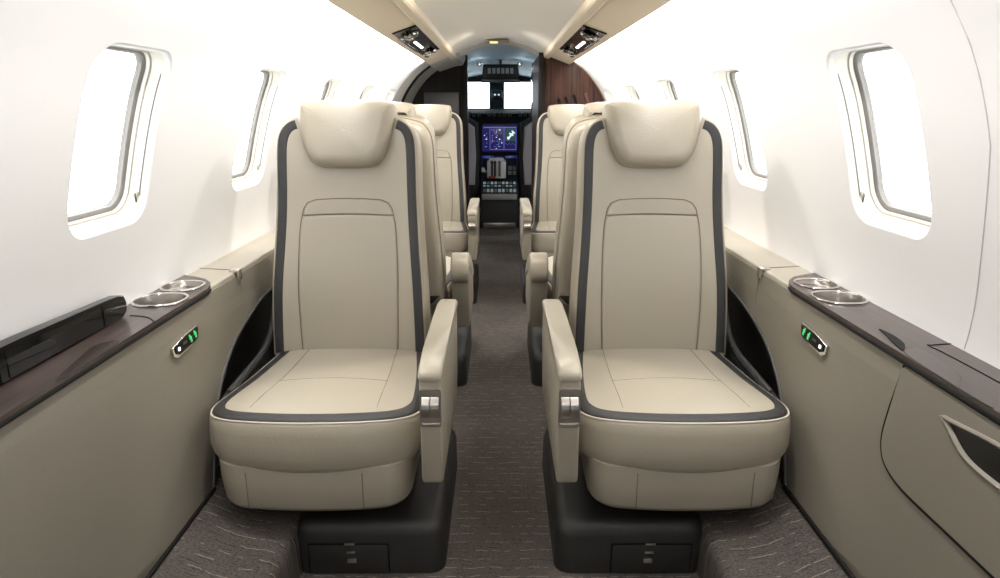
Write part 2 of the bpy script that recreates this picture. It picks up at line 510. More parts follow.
# ------------------------------------------------------------------ overhead service units with reading lights
def psu(s):
    root = empty('reading_light_unit')
    yA, yB = 3.10, 4.32
    xa, xb = .363, .466
    e1 = Vector((xb-xa, 0, -(xb-xa)*.3768)); n_ = Vector((-.352, 0, -.936))
    def Pp(u, y, d=0):
        v = Vector((xa, 0, EYE+.3505))+e1*u+n_*d
        return Vector((s*v.x, y, v.z))
    poly = [Pp(u, yA+(yB-yA)*t) for u, t in ((0, .02), (0, 1), (1, .98), (1, 0))]
    d_ = Pp(0, 0, .006)-Pp(0, 0, 0)
    MB().prism(poly, d_, .002).build('glass_panel', M['gloss'], root, smooth=0)
    for yc, L in ((yA+.17, .14), (yB-.14, .12)):
        cl = MB()
        cl.lathe([(.030, 0), (.040, .003), (.043, .010), (.036, .016), (.024, .018)], Pp(.5, yc, .006), 24, 1, 1.0*L/.06*.62, cap1=True, rot=None if 0 else Matrix.Rotation(PI, 3, 'X') @ Matrix.Rotation(-s*.36, 3, 'Y'))
        g = cl.build('lamp_cluster', M['crystal'], root, smooth=0)
        for k in range(3):
            b = MB().lathe([(.014, 0), (.014, .006), (.009, .009)], Pp(.28+.24*k, yc+.05*(k-1), .024), 14, cap1=True, rot=Matrix.Rotation(PI, 3, 'X'))
            b.build('nozzle', M['knob'] if k != 1 else M['chrome'], g)
    MB().prism([Pp(u, yA+(yB-yA)*t, .006) for u, t in ((.56, .40), (.56, .68), (.70, .68), (.70, .40))], d_*.4, .0006).build('switch_strip', M['white_lamp'], root, smooth=0)
    MB().prism([Pp(u, yA+(yB-yA)*t, .004) for u, t in ((.93, .15), (.93, .76), (1.03, .76), (1.03, .15))], d_*.8, .001).build('edge_trim', M['chrome'], root, smooth=0)
    return root
tag(psu(-1), 'black glass reading light unit set in the left overhead panel', 'reading light', 'overhead reading light units')
tag(psu(1), 'black glass reading light unit set in the right overhead panel', 'reading light', 'overhead reading light units')

# seam line on the near left overhead panel
# exit sign in the ceiling's forward end
g = empty('lit_sign', (-.018, 5.0, EYE+.452))
MB().box((0, 0, 0), (.17, .07, .022), .010, 3).build('housing', M['signgrey'], g)
MB().box((-.022, -.012, -.010), (.055, .05, .010), .003).build('lamp_lens', M['amber_lamp'], g)
tag(g, 'small bronze ceiling light with glowing amber lens at the front of the headliner', 'ceiling light')

# ------------------------------------------------------------------ forward bulkhead: beige arch and blue-grey cockpit headliner
mb = MB()
def arch(half, ze, rise, y, n=30, zb=None):
    return [(half*(k/n*2-1), y, vault(half*(k/n*2-1), half, ze, rise)) for k in range(n+1)]
mb.loft([arch(.335, EYE+.363, .105, YC), arch(.334, EYE+.362, .108, YC+.18), arch(.33, EYE+.358, .112, YC+.34)], closed=False)
tag(mb.build('trim_5', M['rail'], smooth=60), 'beige arch where the headliner meets the cockpit', kind='structure')
mb = MB()
def coarch(y, half, ztop, zb):
    return [(half*math.cos(a), y, zb+(ztop-zb)*max(0, math.sin(a))**.7) for a in [PI*k/30 for k in range(31)]]
mb.loft([coarch(YC+.32, .40, EYE+.475, EYE+.34), coarch(6.15, .45, EYE+.46, EYE+.30), coarch(6.25, .66, EYE+.455, EYE-.02), coarch(6.9, .74, EYE+.44, EYE-.1), coarch(7.5, .78, EYE+.40, EYE-.1), coarch(8.02, .80, EYE+.36, EYE-.1)], closed=False)
tag(mb.build('wall_cockpit', M['cockpit'], smooth=60), 'blue grey domed headliner of the cockpit', kind='structure')

# left: entry door lining, then the dark wood partition
mb = MB()
sA, sB = s_of_z(.45), s_of_z(1.50)
def doorstrip(y0, y1, inset, m_, nm):
    mb = MB(); mb.loft([[Vector((-(wall_at(s).x-inset), y, wall_at(s).y-inset*.3)) for s in [sA+(sB-sA)*k/20 for k in range(21)]] for y in (y0, y0+.01, y1-.01, y1)], closed=False)
    return mb.build(nm, m_, None, smooth=60)
d = empty('door_1', (0, 0, 0))
for (a, b, ins, m_, nm) in ((5.02, 5.36, .008, M['doorgrey'], 'jamb_lining'), (5.36, 5.50, .012, M['black'], 'door_seal'), (5.50, 6.05, .010, M['transit'], 'door_lining')):
    o = doorstrip(a, b, ins, m_, nm); o.parent = d
tag(d, 'grey beige entry door lining with black seal behind the left seats', kind='structure')
# overhead transition left and right of the vestibule
mb = MB()
mb.loft([[(-.51, y, EYE+.300), (-.37, y, EYE+.345), (-.31, y, EYE+.352), (-.29, y, EYE+.40), (-.29, y, EYE+.5), (-.6, y, EYE+.5)] for y in (YC-.03, 6.08)], cap0=True, cap1=True)
tag(mb.build('trim_6', M['transit'], smooth=0), 'grey beige overhead trim above the entry door', kind='structure')
mb = MB()
mb.prism([(-.90, 6.05, .0), (-.275, 6.05, 0), (-.275, 6.05, EYE+.46), (-.60, 6.05, EYE+.46), (-.90, 6.05, EYE+.1)], (0, .10, 0))
pt = mb.build('partition_panel', M['wenge'], smooth=0)
pr = empty('cabin_partition'); pt.parent = pr
MB().box((-.50, 6.04, 1.09), (.30, .02, .40), .004).build('mirror_panel', mat('smoked_panel', (.085, .082, .078, 1), .35), pr)
MB().box((-.30, 6.035, .77), (.05, .03, 1.53), .004).build('edge_post', M['wenge'], pr)
tag(pr, 'dark wood partition with grey smoked inset panel behind the left forward seat', 'partition')

# right: tall walnut cabinet
cb = empty('galley_cabinet')
out = [(p.x+.01, p.y) for p in WP if .1 < p.y]
poly = [(.285, 5.07, .0), (.85, 5.07, .0)]+[(x, 5.07, z) for x, z in out if x > .50]+[(.50, 5.07, EYE+.37), (.285, 5.07, EYE+.37)]
MB().prism(poly, (0, 1.0, 0)).build('carcass', M['walnut'], cb, smooth=0)
MB().box((.305, 5.06, .78), (.05, .03, 1.52), .004).build('edge_post', M['wenge'], cb)
for i, (x, z) in enumerate(((.425, 1.215), (.475, 1.225), (.535, 1.24), (.62, 1.25))):
    h = MB(); h.prism([(x-.010, 5.068, z), (x-.002, 5.068, z+.018), (x+.012, 5.068, z+.010), (x+.030, 5.068, z-.05), (x+.045, 5.068, z-.10), (x+.040, 5.068, z-.10), (x+.016, 5.068, z-.05)], (0, -.006, 0), .001)  # thin tapered marks laid on the cabinet face
    h.build('tapered_mark', M['black'] if i < 3 else mat('red_brown_mark', (.07, .02, .012, 1), .5), cb, smooth=0)
tb = MB(); ring = [(p.x-.002, 5.062, p.y) for p in WP if p.y > .95 and p.x > .5]
tb.tube(ring, .006, 8).build('edge_bead', mat('bronze_bead', (.20, .14, .07, 1), .4), cb)
tag(cb, 'tall dark walnut galley cabinet behind the right forward seat', 'cabinet')

# ------------------------------------------------------------------ side consoles below the windows
def console(s):
    root = empty('side_console')
    XI, XB, ZT = .765, .757, .711
    left = s < 0
    # leather-covered side panel with arched openings beside the seats
    arc = [(1.560, .16), (1.566, .195), (1.616, .313), (1.667, .404), (1.715, .457), (1.801, .512), (1.894, .545), (2.03, .575), (2.18, .592)]
    arc = [tuple(v) for v in spline(arc, 5)]
    mid = 2.335
    arch1 = arc+[(2*mid-y, z) for y, z in arc[::-1]]
    arch2 = [(y+2.62, z) for y, z in arc]
    yend = 5.04
    poly = [(Y0, .17)]+[(Y0, .700)]
    poly = [(Y0, .17)]+arch1+arch2+[(yend, .592), (yend, .700), (Y0, .700)]
    def XP(z): return .748+(.765-.748)*(z-.16)/.54
    bm = MB()
    bm.prism([(s*XP(z), y, z) for y, z in poly], (s*.020, 0, 0), .004, 2)
    bm.build('side_panel', M['panel'], root, smooth=30)
    for a in (arch1, arch2):
        MB().tube([(s*(XP(z)+.001), y, z) for y, z in a], .0058, 8).build('arch_trim', M['edge'], root)
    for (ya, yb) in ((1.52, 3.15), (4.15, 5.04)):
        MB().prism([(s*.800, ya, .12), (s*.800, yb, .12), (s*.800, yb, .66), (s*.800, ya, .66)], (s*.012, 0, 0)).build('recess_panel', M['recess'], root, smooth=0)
        MB().prism([(s*.770, ya+.00, .15), (s*.772, ya+.22, .15), (s*.790, ya+.16, .44), (s*.786, ya+.10, .52), (s*.772, ya+.00, .52)], (s*.006, 0, 0)).build('recess_wedge', M['panel'], root, smooth=0)
    # skirting gap along the carpet
    MB().tube([(s*.7465, Y0, .207), (s*.7465, 1.57, .207)], .0055, 8).build('carpet_edge', M['gap'], root)
    # leather ledge top, forward of the veneer
    end = [(.768, 1.722), (.782, 1.765), (.812, 1.805), (.86, 1.835), (.895, 1.85)]
    top = [(x, y) for x, y in end]+[(.895, 5.04), (.765, 5.04)]
    mb = MB(); mb.prism([(s*x, y, .690) for x, y in top]+[], (0, 0, .021), .006, 3)
    mb.build('ledge_top', M['ledge'], root, smooth=40)
    MB().box((s*.775, 3.4, .664), (.021, 3.1, .012), .003).build('ledge_lip', M['gap'], root)
    MB().tube([(s*.7625, 1.925, .58), (s*.7635, 1.925, .69), (s*.766, 1.924, .7105), (s*.775, 1.924, .7118), (s*.90, 1.95, .7118)], .0011, 6).build('ledge_seam', M['seam'], root)
    c = MB(); c.box((s*.7705, 1.912, .7135), (.030, .030, .008), .003); c.box((s*.7595, 1.912, .701), (.008, .028, .030), .003)
    c.build('latch_clip', M['satin'], root)
    # veneer top with openings for the cups
    inner = [(.762, Y0), (.762, 1.690), (.766, 1.718)]+end[1:]
    out = inner+[(.895, Y0)]
    cups = [(.829, 1.585, .057, .056), (.834, 1.718, .049, .050)]
    def cup_outline(cx, cy, rx, ry, k=1.0):
        o = []
        for i in range(48):
            a = 2*PI*i/48
            x, y = math.cos(a), math.sin(a)
            x = abs(x)**.85*(1 if x > 0 else -1); y = abs(y)**.85*(1 if y > 0 else -1)
            x2 = min(x, .86) if False else x
            o.append((cx+rx*k*x2, cy+ry*k*y))
        return o
    mb = MB().plate([[(s*x, y, .716) for x, y in l] for l in [out]+[cup_outline(*c_) for c_ in cups]], (0, 0, -.018))
    mb.build('veneer_top', M['veneer'], root, smooth=0)
    MB().tube([(s*(x+.001), y, .7035) for x, y in resample(inner, 90, False)], .0052, 8).build('veneer_edge', M['gap'], root)
    for i, (cx, cy, rx, ry) in enumerate(cups):
        h = MB()
        rim = lambda k, z: [(s*x, y, z) for x, y in cup_outline(cx, cy, rx, ry, k)]
        dep = .075 if i == 0 else .010
        h.loft([rim(1.07, .715), rim(1.06, .7185), rim(1.0, .7185), rim(.97, .714), rim(.95, .716-dep*.6), rim(.90, .716-dep), rim(.3, .716-dep)], cap1=True)
        o = h.build('cup_holder', M['steel'], root, smooth=30)
        MB().tube(rim(1.035, .7185), .0032, 8, True).build('rim', M['chrome'], o)
        if i == 1:
            MB().box((s*cx, cy, .716-dep+.002), (rx*1.1, .006, .004), .001).build('lid_pull', M['chrome'], o)
    # seat control with green lamps
    def PP(y, z, d): return (s*(XP(z)-d), y, z)
    DY = -.022
    oc = [(1.490, .634), (1.494, .611), (1.512, .602), (1.600, .608), (1.625, .615), (1.632, .646), (1.625, .648), (1.560, .644)]
    oc = [(y+DY, z) for y, z in oc]
    cc = MB().prism([PP(y, z, 0) for y, z in oc], (-s*.007, 0, 0), .002, 2).build('control_bezel', M['chrome'], root, smooth=30)
    cy = sum(p[0] for p in oc)/8; cz = sum(p[1] for p in oc)/8
    MB().prism([PP(cy+(y-cy)*.90, cz+(z-cz)*.74+.001, .006) for y, z in oc], (-s*.003, 0, 0)).build('control_face', M['gloss'], cc, smooth=0)
    for yy, zz in ((1.578+DY, .628), (1.604+DY, .631)):
        ic = MB().box(PP(yy, zz+.002, .010), (.002, .010, .007), .0006)
        ic.box(PP(yy+.003, zz-.006, .010), (.002, .007, .007), .0006); ic.box(PP(yy-.004, zz+.008, .010), (.002, .005, .005), .0006)
        ic.build('green_icon', M['green_lamp'], cc, smooth=0)
    MB().box(PP(1.516+DY, .6235, .010), (.002, .008, .008), .001).build('white_icon', M['white_lamp'], cc, smooth=0)
    MB().box(PP(1.548+DY, .628, .0095), (.001, .022, .006), .0004).build('dim_icon', M['knob'], cc, smooth=0)
    # sculpted finger pull in the veneer edge
    if left:
        lid = [(.764, 1.418), (.785, 1.442), (.810, 1.455), (.838, 1.460)]
        leafp = [(.768, 1.285), (.80, 1.262), (.792, 1.195), (.765, 1.08), (.762, 1.16)]
    else:
        lid = [(.890, 1.255), (.846, 1.246), (.839, 1.235), (.845, 1.1), (.85, .2)]
        leafp = [(.770, 1.205), (.812, 1.225), (.806, 1.13), (.784, 1.03), (.763, .96), (.762, 1.1)]
    sp = spline([(x, y, 0) for x, y in lid], 6)
    MB().tube([(s*p.x, p.y, .7165) for p in sp], .0013, 6).build('lid_seam', M['gap'], root)
    sp = [(p.x, p.y) for p in spline([(x, y, 0) for x, y in leafp], 8, True)]
    c = (sum(p[0] for p in sp)/len(sp), sum(p[1] for p in sp)/len(sp))
    rr = lambda k, z: [(s*(c[0]+(x-c[0])*k), c[1]+(y-c[1])*k, z) for x, y in sp]
    MB().plate([rr(1, .7150)], (0, 0, .0022)).build('finger_pull', M['veneerleaf'], root, smooth=20)
    if not left:
        lf = [(.797, 1.345), (.803, 1.30), (.795, 1.25), (.772, 1.215), (.778, 1.26), (.788, 1.30)]
        sp = [(p.x, p.y) for p in spline([(x, y, 0) for x, y in lf], 8, True)]
        MB().prism([(s*x, y, .7160) for x, y in sp], (0, 0, .002)).build('pull_scoop', M['gap'], root, smooth=0)
        # storage door with scooped pull
        do = [(1.190, .695), (1.206, .600), (1.212, .545), (1.204, .510), (1.178, .487), (1.12, .474), (1.0, .473), (.50, .473), (.47, .49), (.46, .53), (.46, .695)]
        do = do[:1]+[tuple(v) for v in spline([Vector(q) for q in do[1:7]], 8)]+do[7:]
        pull = [(1.058, .656), (1.040, .655), (.925, .668), (.80, .668), (.70, .656), (.685, .656), (.71, .640), (.75, .623), (.80, .613), (.90, .611), (.965, .613), (1.0, .622), (1.035, .643)]
        pull = [tuple(v) for v in spline([Vector(q) for q in pull], 6, True)]
        dout = [tuple(q) for q in offset2(do, -.003)]
        mb = MB().plate([[(s*(XP(z)-.001), y, z) for y, z in l] for l in (dout, pull)], (-s*.0045, 0, 0))
        dr = mb.build('storage_door', M['panel'], root, smooth=25)
        MB().tube([(s*(XP(z)-.0008), y, z) for y, z in offset2(do, .0035)], .0028, 6, True).build('door_gap', M['gap'], root)
        cyy = sum(p[0] for p in pull)/len(pull); czz = sum(p[1] for p in pull)/len(pull)
        rg = lambda k, d, dz=0: [(s*(XP(z)-d), cyy+(y-cyy)*k, czz+(z-czz)*k+dz) for y, z in resample(pull, 60)]
        MB().loft([rg(1.0, .0012), rg(.985, .0014)], cap1=True).build('pull_recess', M['recess'], dr, smooth=30)
        pr_ = resample(pull, 90)
        ar = sum(a.x*b.y-b.x*a.y for a, b in zip(pr_, pr_[1:]+pr_[:1]))
        if ar < 0: pr_ = pr_[::-1]
        rl = lambda o_, d_: [(s*(XP(q.y)-d_), q.x, q.y) for q in offset2(pr_, o_)]
        MB().loft([rl(-.0065, .0050), rl(-.005, .0078), rl(-.001, .0088), rl(.002, .0065), rl(.003, .0025)]).build('pull_lip', M['panel'], dr, smooth=50)
    return root
cL, cR = console(-1), console(1); cL.location.z = -.011; cR.location.z = -.005
tag(cL, 'beige left side console with two cup holders in a dark wood ledge', 'console', 'side consoles')
tag(cR, 'beige right side console with two cup holders and a storage door with scooped pull', 'console', 'side consoles')

# black glossy monitor housing lying on the left ledge
r_ = empty('monitor_housing', (0, 0, -.011))
ml = [(-.2, .717), (1.445, .717), (1.462, .727), (1.466, .748), (1.458, .765), (1.435, .770), (1.12, .780), (-.2, .79)]
MB().prism([(-.868, y, z) for y, z in ml], (.026, 0, 0), .006, 3).build('housing', M['gloss'], r_, smooth=30)
MB().prism([(-.842, y, z) for y, z in ((1.08, .722), (1.36, .722), (1.36, .764), (1.08, .772))], (.0012, 0, 0)).build('screen', mat('dim_screen', (.004, .0045, .005, 1), .06), r_, smooth=0)
MB().tube([(-.8415, 1.37, .72), (-.8415, 1.37, .768)], .0012, 6).build('seam', M['gap'], r_)
MB().tube([(-.8415, 1.06, .72), (-.8415, 1.06, .78)], .0012, 6).build('seam', M['gap'], r_)
tag(r_, 'long glossy black housing lying on the left wood ledge against the wall', 'monitor')

# ------------------------------------------------------------------ seats
def recline_control(root, X, xc):
    ctl = MB()
    fr = [(xc+x, .485+z) for x, z in rrect(.0255, .047, .006, 4)]
    fi = [(xc+x, .485+z) for x, z in rrect(.0215, .041, .005, 4)]
    ctl.loft([[(X(x), -.3255, z) for x, z in fr], [(X(x), -.330, z) for x, z in fr], [(X(x), -.330, z) for x, z in fi], [(X(x), -.3262, z) for x, z in fi]], cap1=True)
    cl = ctl.build('recline_control', M['satin'], root, smooth=30)
    for dx in (-.0105, .0105):
        hb = MB()
        prof = [(-.026, .002), (-.022, .010), (-.010, .016), (.004, .018), (.018, .013), (.026, .003)]
        hb.loft([[(X(xc+dx+w_), -.3262-q, .487+z) for z, q in prof] for w_ in (-.0092, .0092)], closed=False)
        hb.loft([[(X(xc+dx+w_), -.3262, .487+z) for w_ in (-.0092, .0092)] for z, q in prof], closed=False)
        for w_ in (-.0092, .0092):
            a = [hb.bm.verts.new((X(xc+dx+w_), -.3262-q, .487+z)) for z, q in prof]
            hb.bm.faces.new(a)
        hb.build('recline_paddle', M['satin'], cl, smooth=40)

def make_seat(s, away=False):
    """s=+1: armrest on local +x (aisle) side; seat looks to local -y; origin on the floor under the seat"""
    root = empty('cabin_seat')
    X = lambda x: s*x
    # --- base pedestal box
    b = MB()
    rings = []
    for (z, dx) in ((0.0, 0), (.105, .002), (.128, .008), (.139, .020), (.143, .034)):
        o = [(X(.120+x*1), y-.0+.01) for x, y in rrect(.194-dx, .292-dx, .040, 6)]
        rings.append([(x, y, z) for x, y in o])
    b.loft(rings, cap0=True, cap1=True)
    bo = b.build('base', M['base'], root, smooth=50)
    b = MB().box((X(.0), .02, .175), (.34, .42, .09), .01).build('swivel_column', M['black'], root)
    dpl = MB().box((X(.070), -.2830, .047), (.200, .012, .080), .003).build('drawer', M['base'], root)
    MB().tube([(X(-.032), -.2835, .006), (X(-.032), -.2845, .0885), (X(.172), -.2845, .0885), (X(.172), -.2835, .006)], .0022, 6).build('drawer_gap', M['black'], dpl)
    for k, (z, w_, h_) in enumerate(((.0945, .026, .004), (.070, .022, .004), (.046, .022, .012))):
        MB().box((X(.075+.002*k), -.2925, z), (w_, .006, h_), .0012).build('latch', M['satin'], dpl)
    # --- skirt
    def skirt_outline(hw, yf, yr, r): return [(p[0], p[1]+(yf+yr)/2) for p in rrect(hw, (yr-yf)/2, r, 8)]
    rings = []
    for z, ins in ((.203, .030), (.206, .012), (.220, .004), (.28, 0), (.325, 0)):
        o = resample(skirt_outline(.238-ins, -.318+ins, .26, .06), 96)
        rings.append([(X(p.x), p.y-.012*max(0, 1-(p.x/.24)**2) if p.y < -.1 else p.y, z+.010*(p.x/.24)**2 if p.y < .0 else z) for p in o])
    sk = MB().loft(rings, cap0=True, cap1=True).build('skirt', M['leather'], root, smooth=60)
    for xs in (-.155, .125):
        yy = lambda x: -.319-.012*max(0, 1-(x/.24)**2)
        MB().tube([(X(xs*(1 if s else 1)), yy(xs)+.001, z) for z in (.218, .24, .27, .315)], .0013, 6).build('seam', M['seam'], sk)
    # --- seat cushion
    half = [(.0, -.342), (.07, -.340), (.14, -.332), (.20, -.315), (.244, -.284), (.267, -.240), (.275, -.19), (.271, -.10), (.258, .05), (.242, .18), (.233, .262), (.20, .275), (.0, .275)]
    hp = [Vector(p) for p in half]
    full = [(p.x, p.y) for p in spline(hp, 6)]
    outl = resample(full+[(-x, y) for x, y in full[::-1][1:-1]], 160)
    def ztop(x, y):
        front = max(0, min(1, (-y+.05)/.35))
        return .430+.022*front*front*(3-2*front)-.05*(x/.26)**4*.25
    def ins(d): return offset2(outl, d)
    rings = []
    for d, z in ((.050, .304), (.028, .306), (.013, .315), (.004, .332), (0, .360), (0, .390), (.002, .412)):
        rings.append([(X(p.x), p.y, z+(.012*(p.x/.26)**2 if p.y < 0 else 0)*(1 if z < .36 else 0)) for p in ins(d)])
    for d, dz in ((.004, -.012), (.009, -.004), (.016, 0), (.030, .003), (.046, .0035)):
        rings.append([(X(p.x), p.y, ztop(p.x, p.y)+dz) for p in ins(d)])
    base_in = ins(.046)
    c = Vector((0, .0))
    for k in (.85, .65, .4, .15):
        rings.append([(X(c.x+(p.x-c.x)*k), c.y+(p.y-c.y)*k, ztop(c.x+(p.x-c.x)*k, c.y+(p.y-c.y)*k)+.0035+.006*(1-k)) for p in base_in])
    cu = MB().loft(rings, cap0=True, cap1=True).build('seat_cushion', M['leather'], root, smooth=70)
    # charcoal band round front and sides
    sel = [i for i, p in enumerate(outl) if p.y < .245]
    # contiguous order starting at rear
    start = next(i for i in range(160) if outl[i].y >= .245 and outl[(i+1) % 160].y < .245)
    seq = []
    i = (start+1) % 160
    while outl[i].y < .245: seq.append(i); i = (i+1) % 160
    bands = []
    for d, dz in ((.0105, -.0045), (.013, .0006), (.017, .0026), (.030, .0052), (.041, .0056), (.0425, .003)):
        q = ins(d); bands.append([(X(q[k].x), q[k].y, ztop(q[k].x, q[k].y)+dz) for k in seq])
    MB().loft(bands, closed=False).build('cushion_band', M['band'], cu, smooth=60)
    q = ins(.0085)
    MB().tube([(X(q[k].x), q[k].y, ztop(q[k].x, q[k].y)-.0035) for k in seq], .0022, 6).build('cushion_piping', M['piping'], cu)
    def top_line(pts):
        return [(X(x), y, ztop(x, y)+.0035+.0062*(1-min(1, max(abs(x)/.21, abs(y)/.25)))) for x, y in pts]
    for sx in (-1, 1):
        MB().tube(top_line([(sx*(.135+.02*(1-t)*1), -.255+.5*t) for t in [k/20 for k in range(21)]]), .0009, 6).build('seam', M['seam'], cu)
    MB().tube(top_line([(-.15+.30*t, -.055+.012*math.sin(PI*t)) for t in [k/20 for k in range(21)]]), .0009, 6).build('seam', M['seam'], cu)
    # --- backrest, leaning back
    TILT = R(10.0)
    hinge = Vector((0, .250, .400))
    def B(x, h, d): return Vector((X(x-.010), hinge.y+h*math.sin(TILT)-d*math.cos(TILT), hinge.z+h*math.cos(TILT)+d*math.sin(TILT)))
    # outline: half width as a path (x,h) from bottom to the crown
    path = [(0, 0), (.06, 0), (.12, 0), (.17, 0), (.21, 0), (.238, .0), (.243, .006), (.243, .04), (.242, .10), (.238, .22), (.230, .34), (.2245, .44), (.222, .52), (.221, .60), (.219, .655), (.212, .69), (.198, .716), (.180, .732), (.155, .742), (.10, .752), (0, .757)]
    pv = spline([Vector(p) for p in path], 5)
    pathR = resample([(p.x, p.y) for p in pv], 110, closed=False)
    def fd(x, h):
        """front surface depth"""
        lum = .020*math.exp(-((h-.22)/.20)**2)+.006*math.exp(-((h-.62)/.12)**2)
        wing = .016*min(1, abs(x)/.20)**3
        return .030+lum+wing
    def ring_from(off, d_fn):
        q = [Vector((p.x, p.y)) for p in pathR]
        # inward offset (path runs up the +x side)
        o = []
        n = len(q)
        for i in range(n):
            t = (q[min(n-1, i+1)]-q[max(0, i-1)]).normalized()
            nn = Vector((-t.y, t.x))
            if i == n-1: nn = Vector((0, -1))
            if i == 0: nn = Vector((0, 1))
            p = q[i]+nn*off
            p.x = max(0, p.x)
            o.append(p)
        o[0].x = 0
        fullp = o+[Vector((-p.x, p.y)) for p in o[::-1][1:-1]]
        return [B(p.x, p.y, d_fn(p.x, p.y)) for p in fullp], o
    rings = []
    for off, dd in ((.030, -.085), (.012, -.080), (.002, -.062), (0, -.03), (0, .0)):
        rings.append(ring_from(off, lambda x, h, dd=dd: dd)[0])
    for off, dz in ((.002, -.016), (.006, -.007), (.012, -.002), (.022, 0), (.040, 0)):
        rings.append(ring_from(off, lambda x, h, dz=dz: fd(x, h)+dz)[0])
    o40 = ring_from(.040, fd)[1]
    c0 = Vector((0, .34))
    for k in (.95, .9, .85, .8, .72, .64, .55, .45, .3, .15, .05):
        pp = [c0+(p-c0)*k for p in o40]; pp = pp+[Vector((-p.x, p.y)) for p in pp[::-1][1:-1]]
        rings.append([B(p.x, p.y, fd(p.x, p.y)) for p in pp])
    bk = MB().loft(rings, closed=True, cap0=True, cap1=True).build('backrest', M['leather'], root, smooth=70)
    # rear shell
    rings = []
    for off, dd in ((.055, -.125), (.030, -.121), (.012, -.108), (.006, -.09), (.008, -.070)):
        rings.append(ring_from(off, lambda x, h, dd=dd: dd-.014*math.exp(-((h-.30)/.3)**2))[0])
    MB().loft(rings, cap0=True, cap1=True).build('back_shell', M['leather'], root, smooth=70)
    MB().tube(ring_from(.0035, lambda x, h: -.066)[0], .0016, 6).build('shell_gap', M['seam'], root)
    # bands down both sides of the back
    for sd in (1, -1):
        st = []
        for off, dz in ((.0115, -.002), (.013, .0016), (.017, .0024), (.036, .0026), (.0385, .0016), (.0395, -.001)):
            o = ring_from(off, fd)[1]
            st.append([B(sd*p.x, p.y, fd(p.x, p.y)+dz) for i, p in enumerate(o) if pathR[i].x > .150 and pathR[i].y > .012])
        MB().loft(st, closed=False).build('back_band', M['band'], bk, smooth=60)
    # perforated insert with flap
    inh = [(.146, -.0), (.150, .10), (.152, .20), (.151, .30), (.146, .400), (.140, .438)]
    ii = resample([(p.x, p.y) for p in spline([Vector(p) for p in inh], 5)], 40, False)
    ctr = Vector((0, .21))
    def patch(poly, ctr, bulge, m_, nm, lift=.0005):
        rg = []
        for k, bz in ((1, -.002), (.992, .6), (.97, .85), (.93, 1), (.88, 1), (.82, 1), (.75, 1), (.66, 1), (.56, 1), (.45, 1), (.3, 1), (.15, 1)):
            rg.append([B(ctr.x+(p.x-ctr.x)*k, ctr.y+(p.y-ctr.y)*k, fd(ctr.x+(p.x-ctr.x)*k, ctr.y+(p.y-ctr.y)*k)+lift+(bulge*bz if bz > 0 else bz)) for p in poly])
        MB().loft(rg, cap1=True).build(nm, m_, bk, smooth=70)
    poly = ii+[Vector((.07, .442)), Vector((0, .444)), Vector((-.07, .442))]+[Vector((-p.x, p.y)) for p in ii[::-1]]+[Vector((-.05, 0)), Vector((.05, 0))]
    poly = resample(poly, 140)
    patch(poly, ctr, .0035, M['perf'], 'lumbar_insert')
    fl = [(.139, .442), (.134, .462), (.122, .479), (.100, .487), (.05, .490), (0, .491)]
    f_ = [Vector(p) for p in fl]
    poly2 = resample(f_+[Vector((-p.x, p.y)) for p in f_[::-1][1:]]+[Vector((-.07, .445)), Vector((0, .447)), Vector((.07, .445))], 90)
    patch(poly2, Vector((0, .466)), .0040, M['perf'], 'insert_flap')
    def bseam(pts, r=.0014): MB().tube([B(p[0], p[1], fd(p[0], p[1])+.0012) for p in pts], r, 6).build('seam', M['seam'], bk)
    o = [(p.x+.001, p.y) for p in ii]
    bseam(o+[(.136, .462), (.124, .480), (.101, .489), (.05, .4925), (0, .4935), (-.05, .4925), (-.101, .489), (-.124, .480), (-.136, .462)]+[(-x, y) for x, y in o[::-1]])
    bseam([(.140*(1-2*t), .441+.004*(1-(1-2*t)**2)) for t in [k/24 for k in range(25)]])
    # --- headrest: pillow wrapped over the crown
    hh = [(0, .584), (.05, .585), (.080, .589), (.102, .602), (.119, .628), (.133, .664), (.142, .705), (.147, .742), (.146, .768), (.137, .783), (.08, .791), (0, .793)]
    hv = [(p.x, p.y) for p in spline([Vector(p) for p in hh], 5)]
    ho = resample(hv+[(-x, y) for x, y in hv[::-1][1:-1]], 110)
    hc = Vector((0, .69))
    rings = []
    for off, d in ((.030, -.055), (.012, -.050), (.002, -.030), (.0, .0), (.0, .030), (.002, .050), (.007, .066), (.016, .078), (.030, .085)):
        q = offset2(ho, off)
        rings.append([B(p.x, p.y, d+.006*math.exp(-((p.y-.62)/.07)**2)*(1 if d > .03 else 0)-.034*max(0, (p.y-.64)/.155)**2.5*max(0, d)/.085) for p in q])
    q0 = offset2(ho, .030)
    for k in (.93, .86, .78, .7, .6, .5, .4, .3, .2, .1, .03):
        q = [hc+(p-hc)*k for p in q0]
        rings.append([B(p.x, p.y, .085+.005*(1-k*k)+.006*math.exp(-((p.y-.62)/.07)**2)-.034*max(0, (p.y-.64)/.155)**2.5) for p in q])
    hr = MB().loft(rings, cap0=True, cap1=True).build('headrest', M['leather'], root, smooth=75)
    q = offset2(ho, -.0005)
    MB().tube([B(p.x, p.y, .022) for p in q if p.y < .74], .0016, 6).build('seam', M['seam'], hr)
    # --- aisle armrest
    x0, x1 = .2685, .320
    side = [(-.318, .285), (-.326, .300), (-.326, .549), (-.295, .558), (-.10, .558), (.17, .556), (.265, .550), (.282, .530), (.275, .40), (.235, .30), (.22, .285)]
    pad = [(-.328, .551), (-.331, .562), (-.322, .574), (-.300, .582), (-.20, .585), (0, .586), (.20, .584), (.265, .580), (.288, .568), (.288, .550), (.17, .556), (-.10, .558), (-.290, .558)]
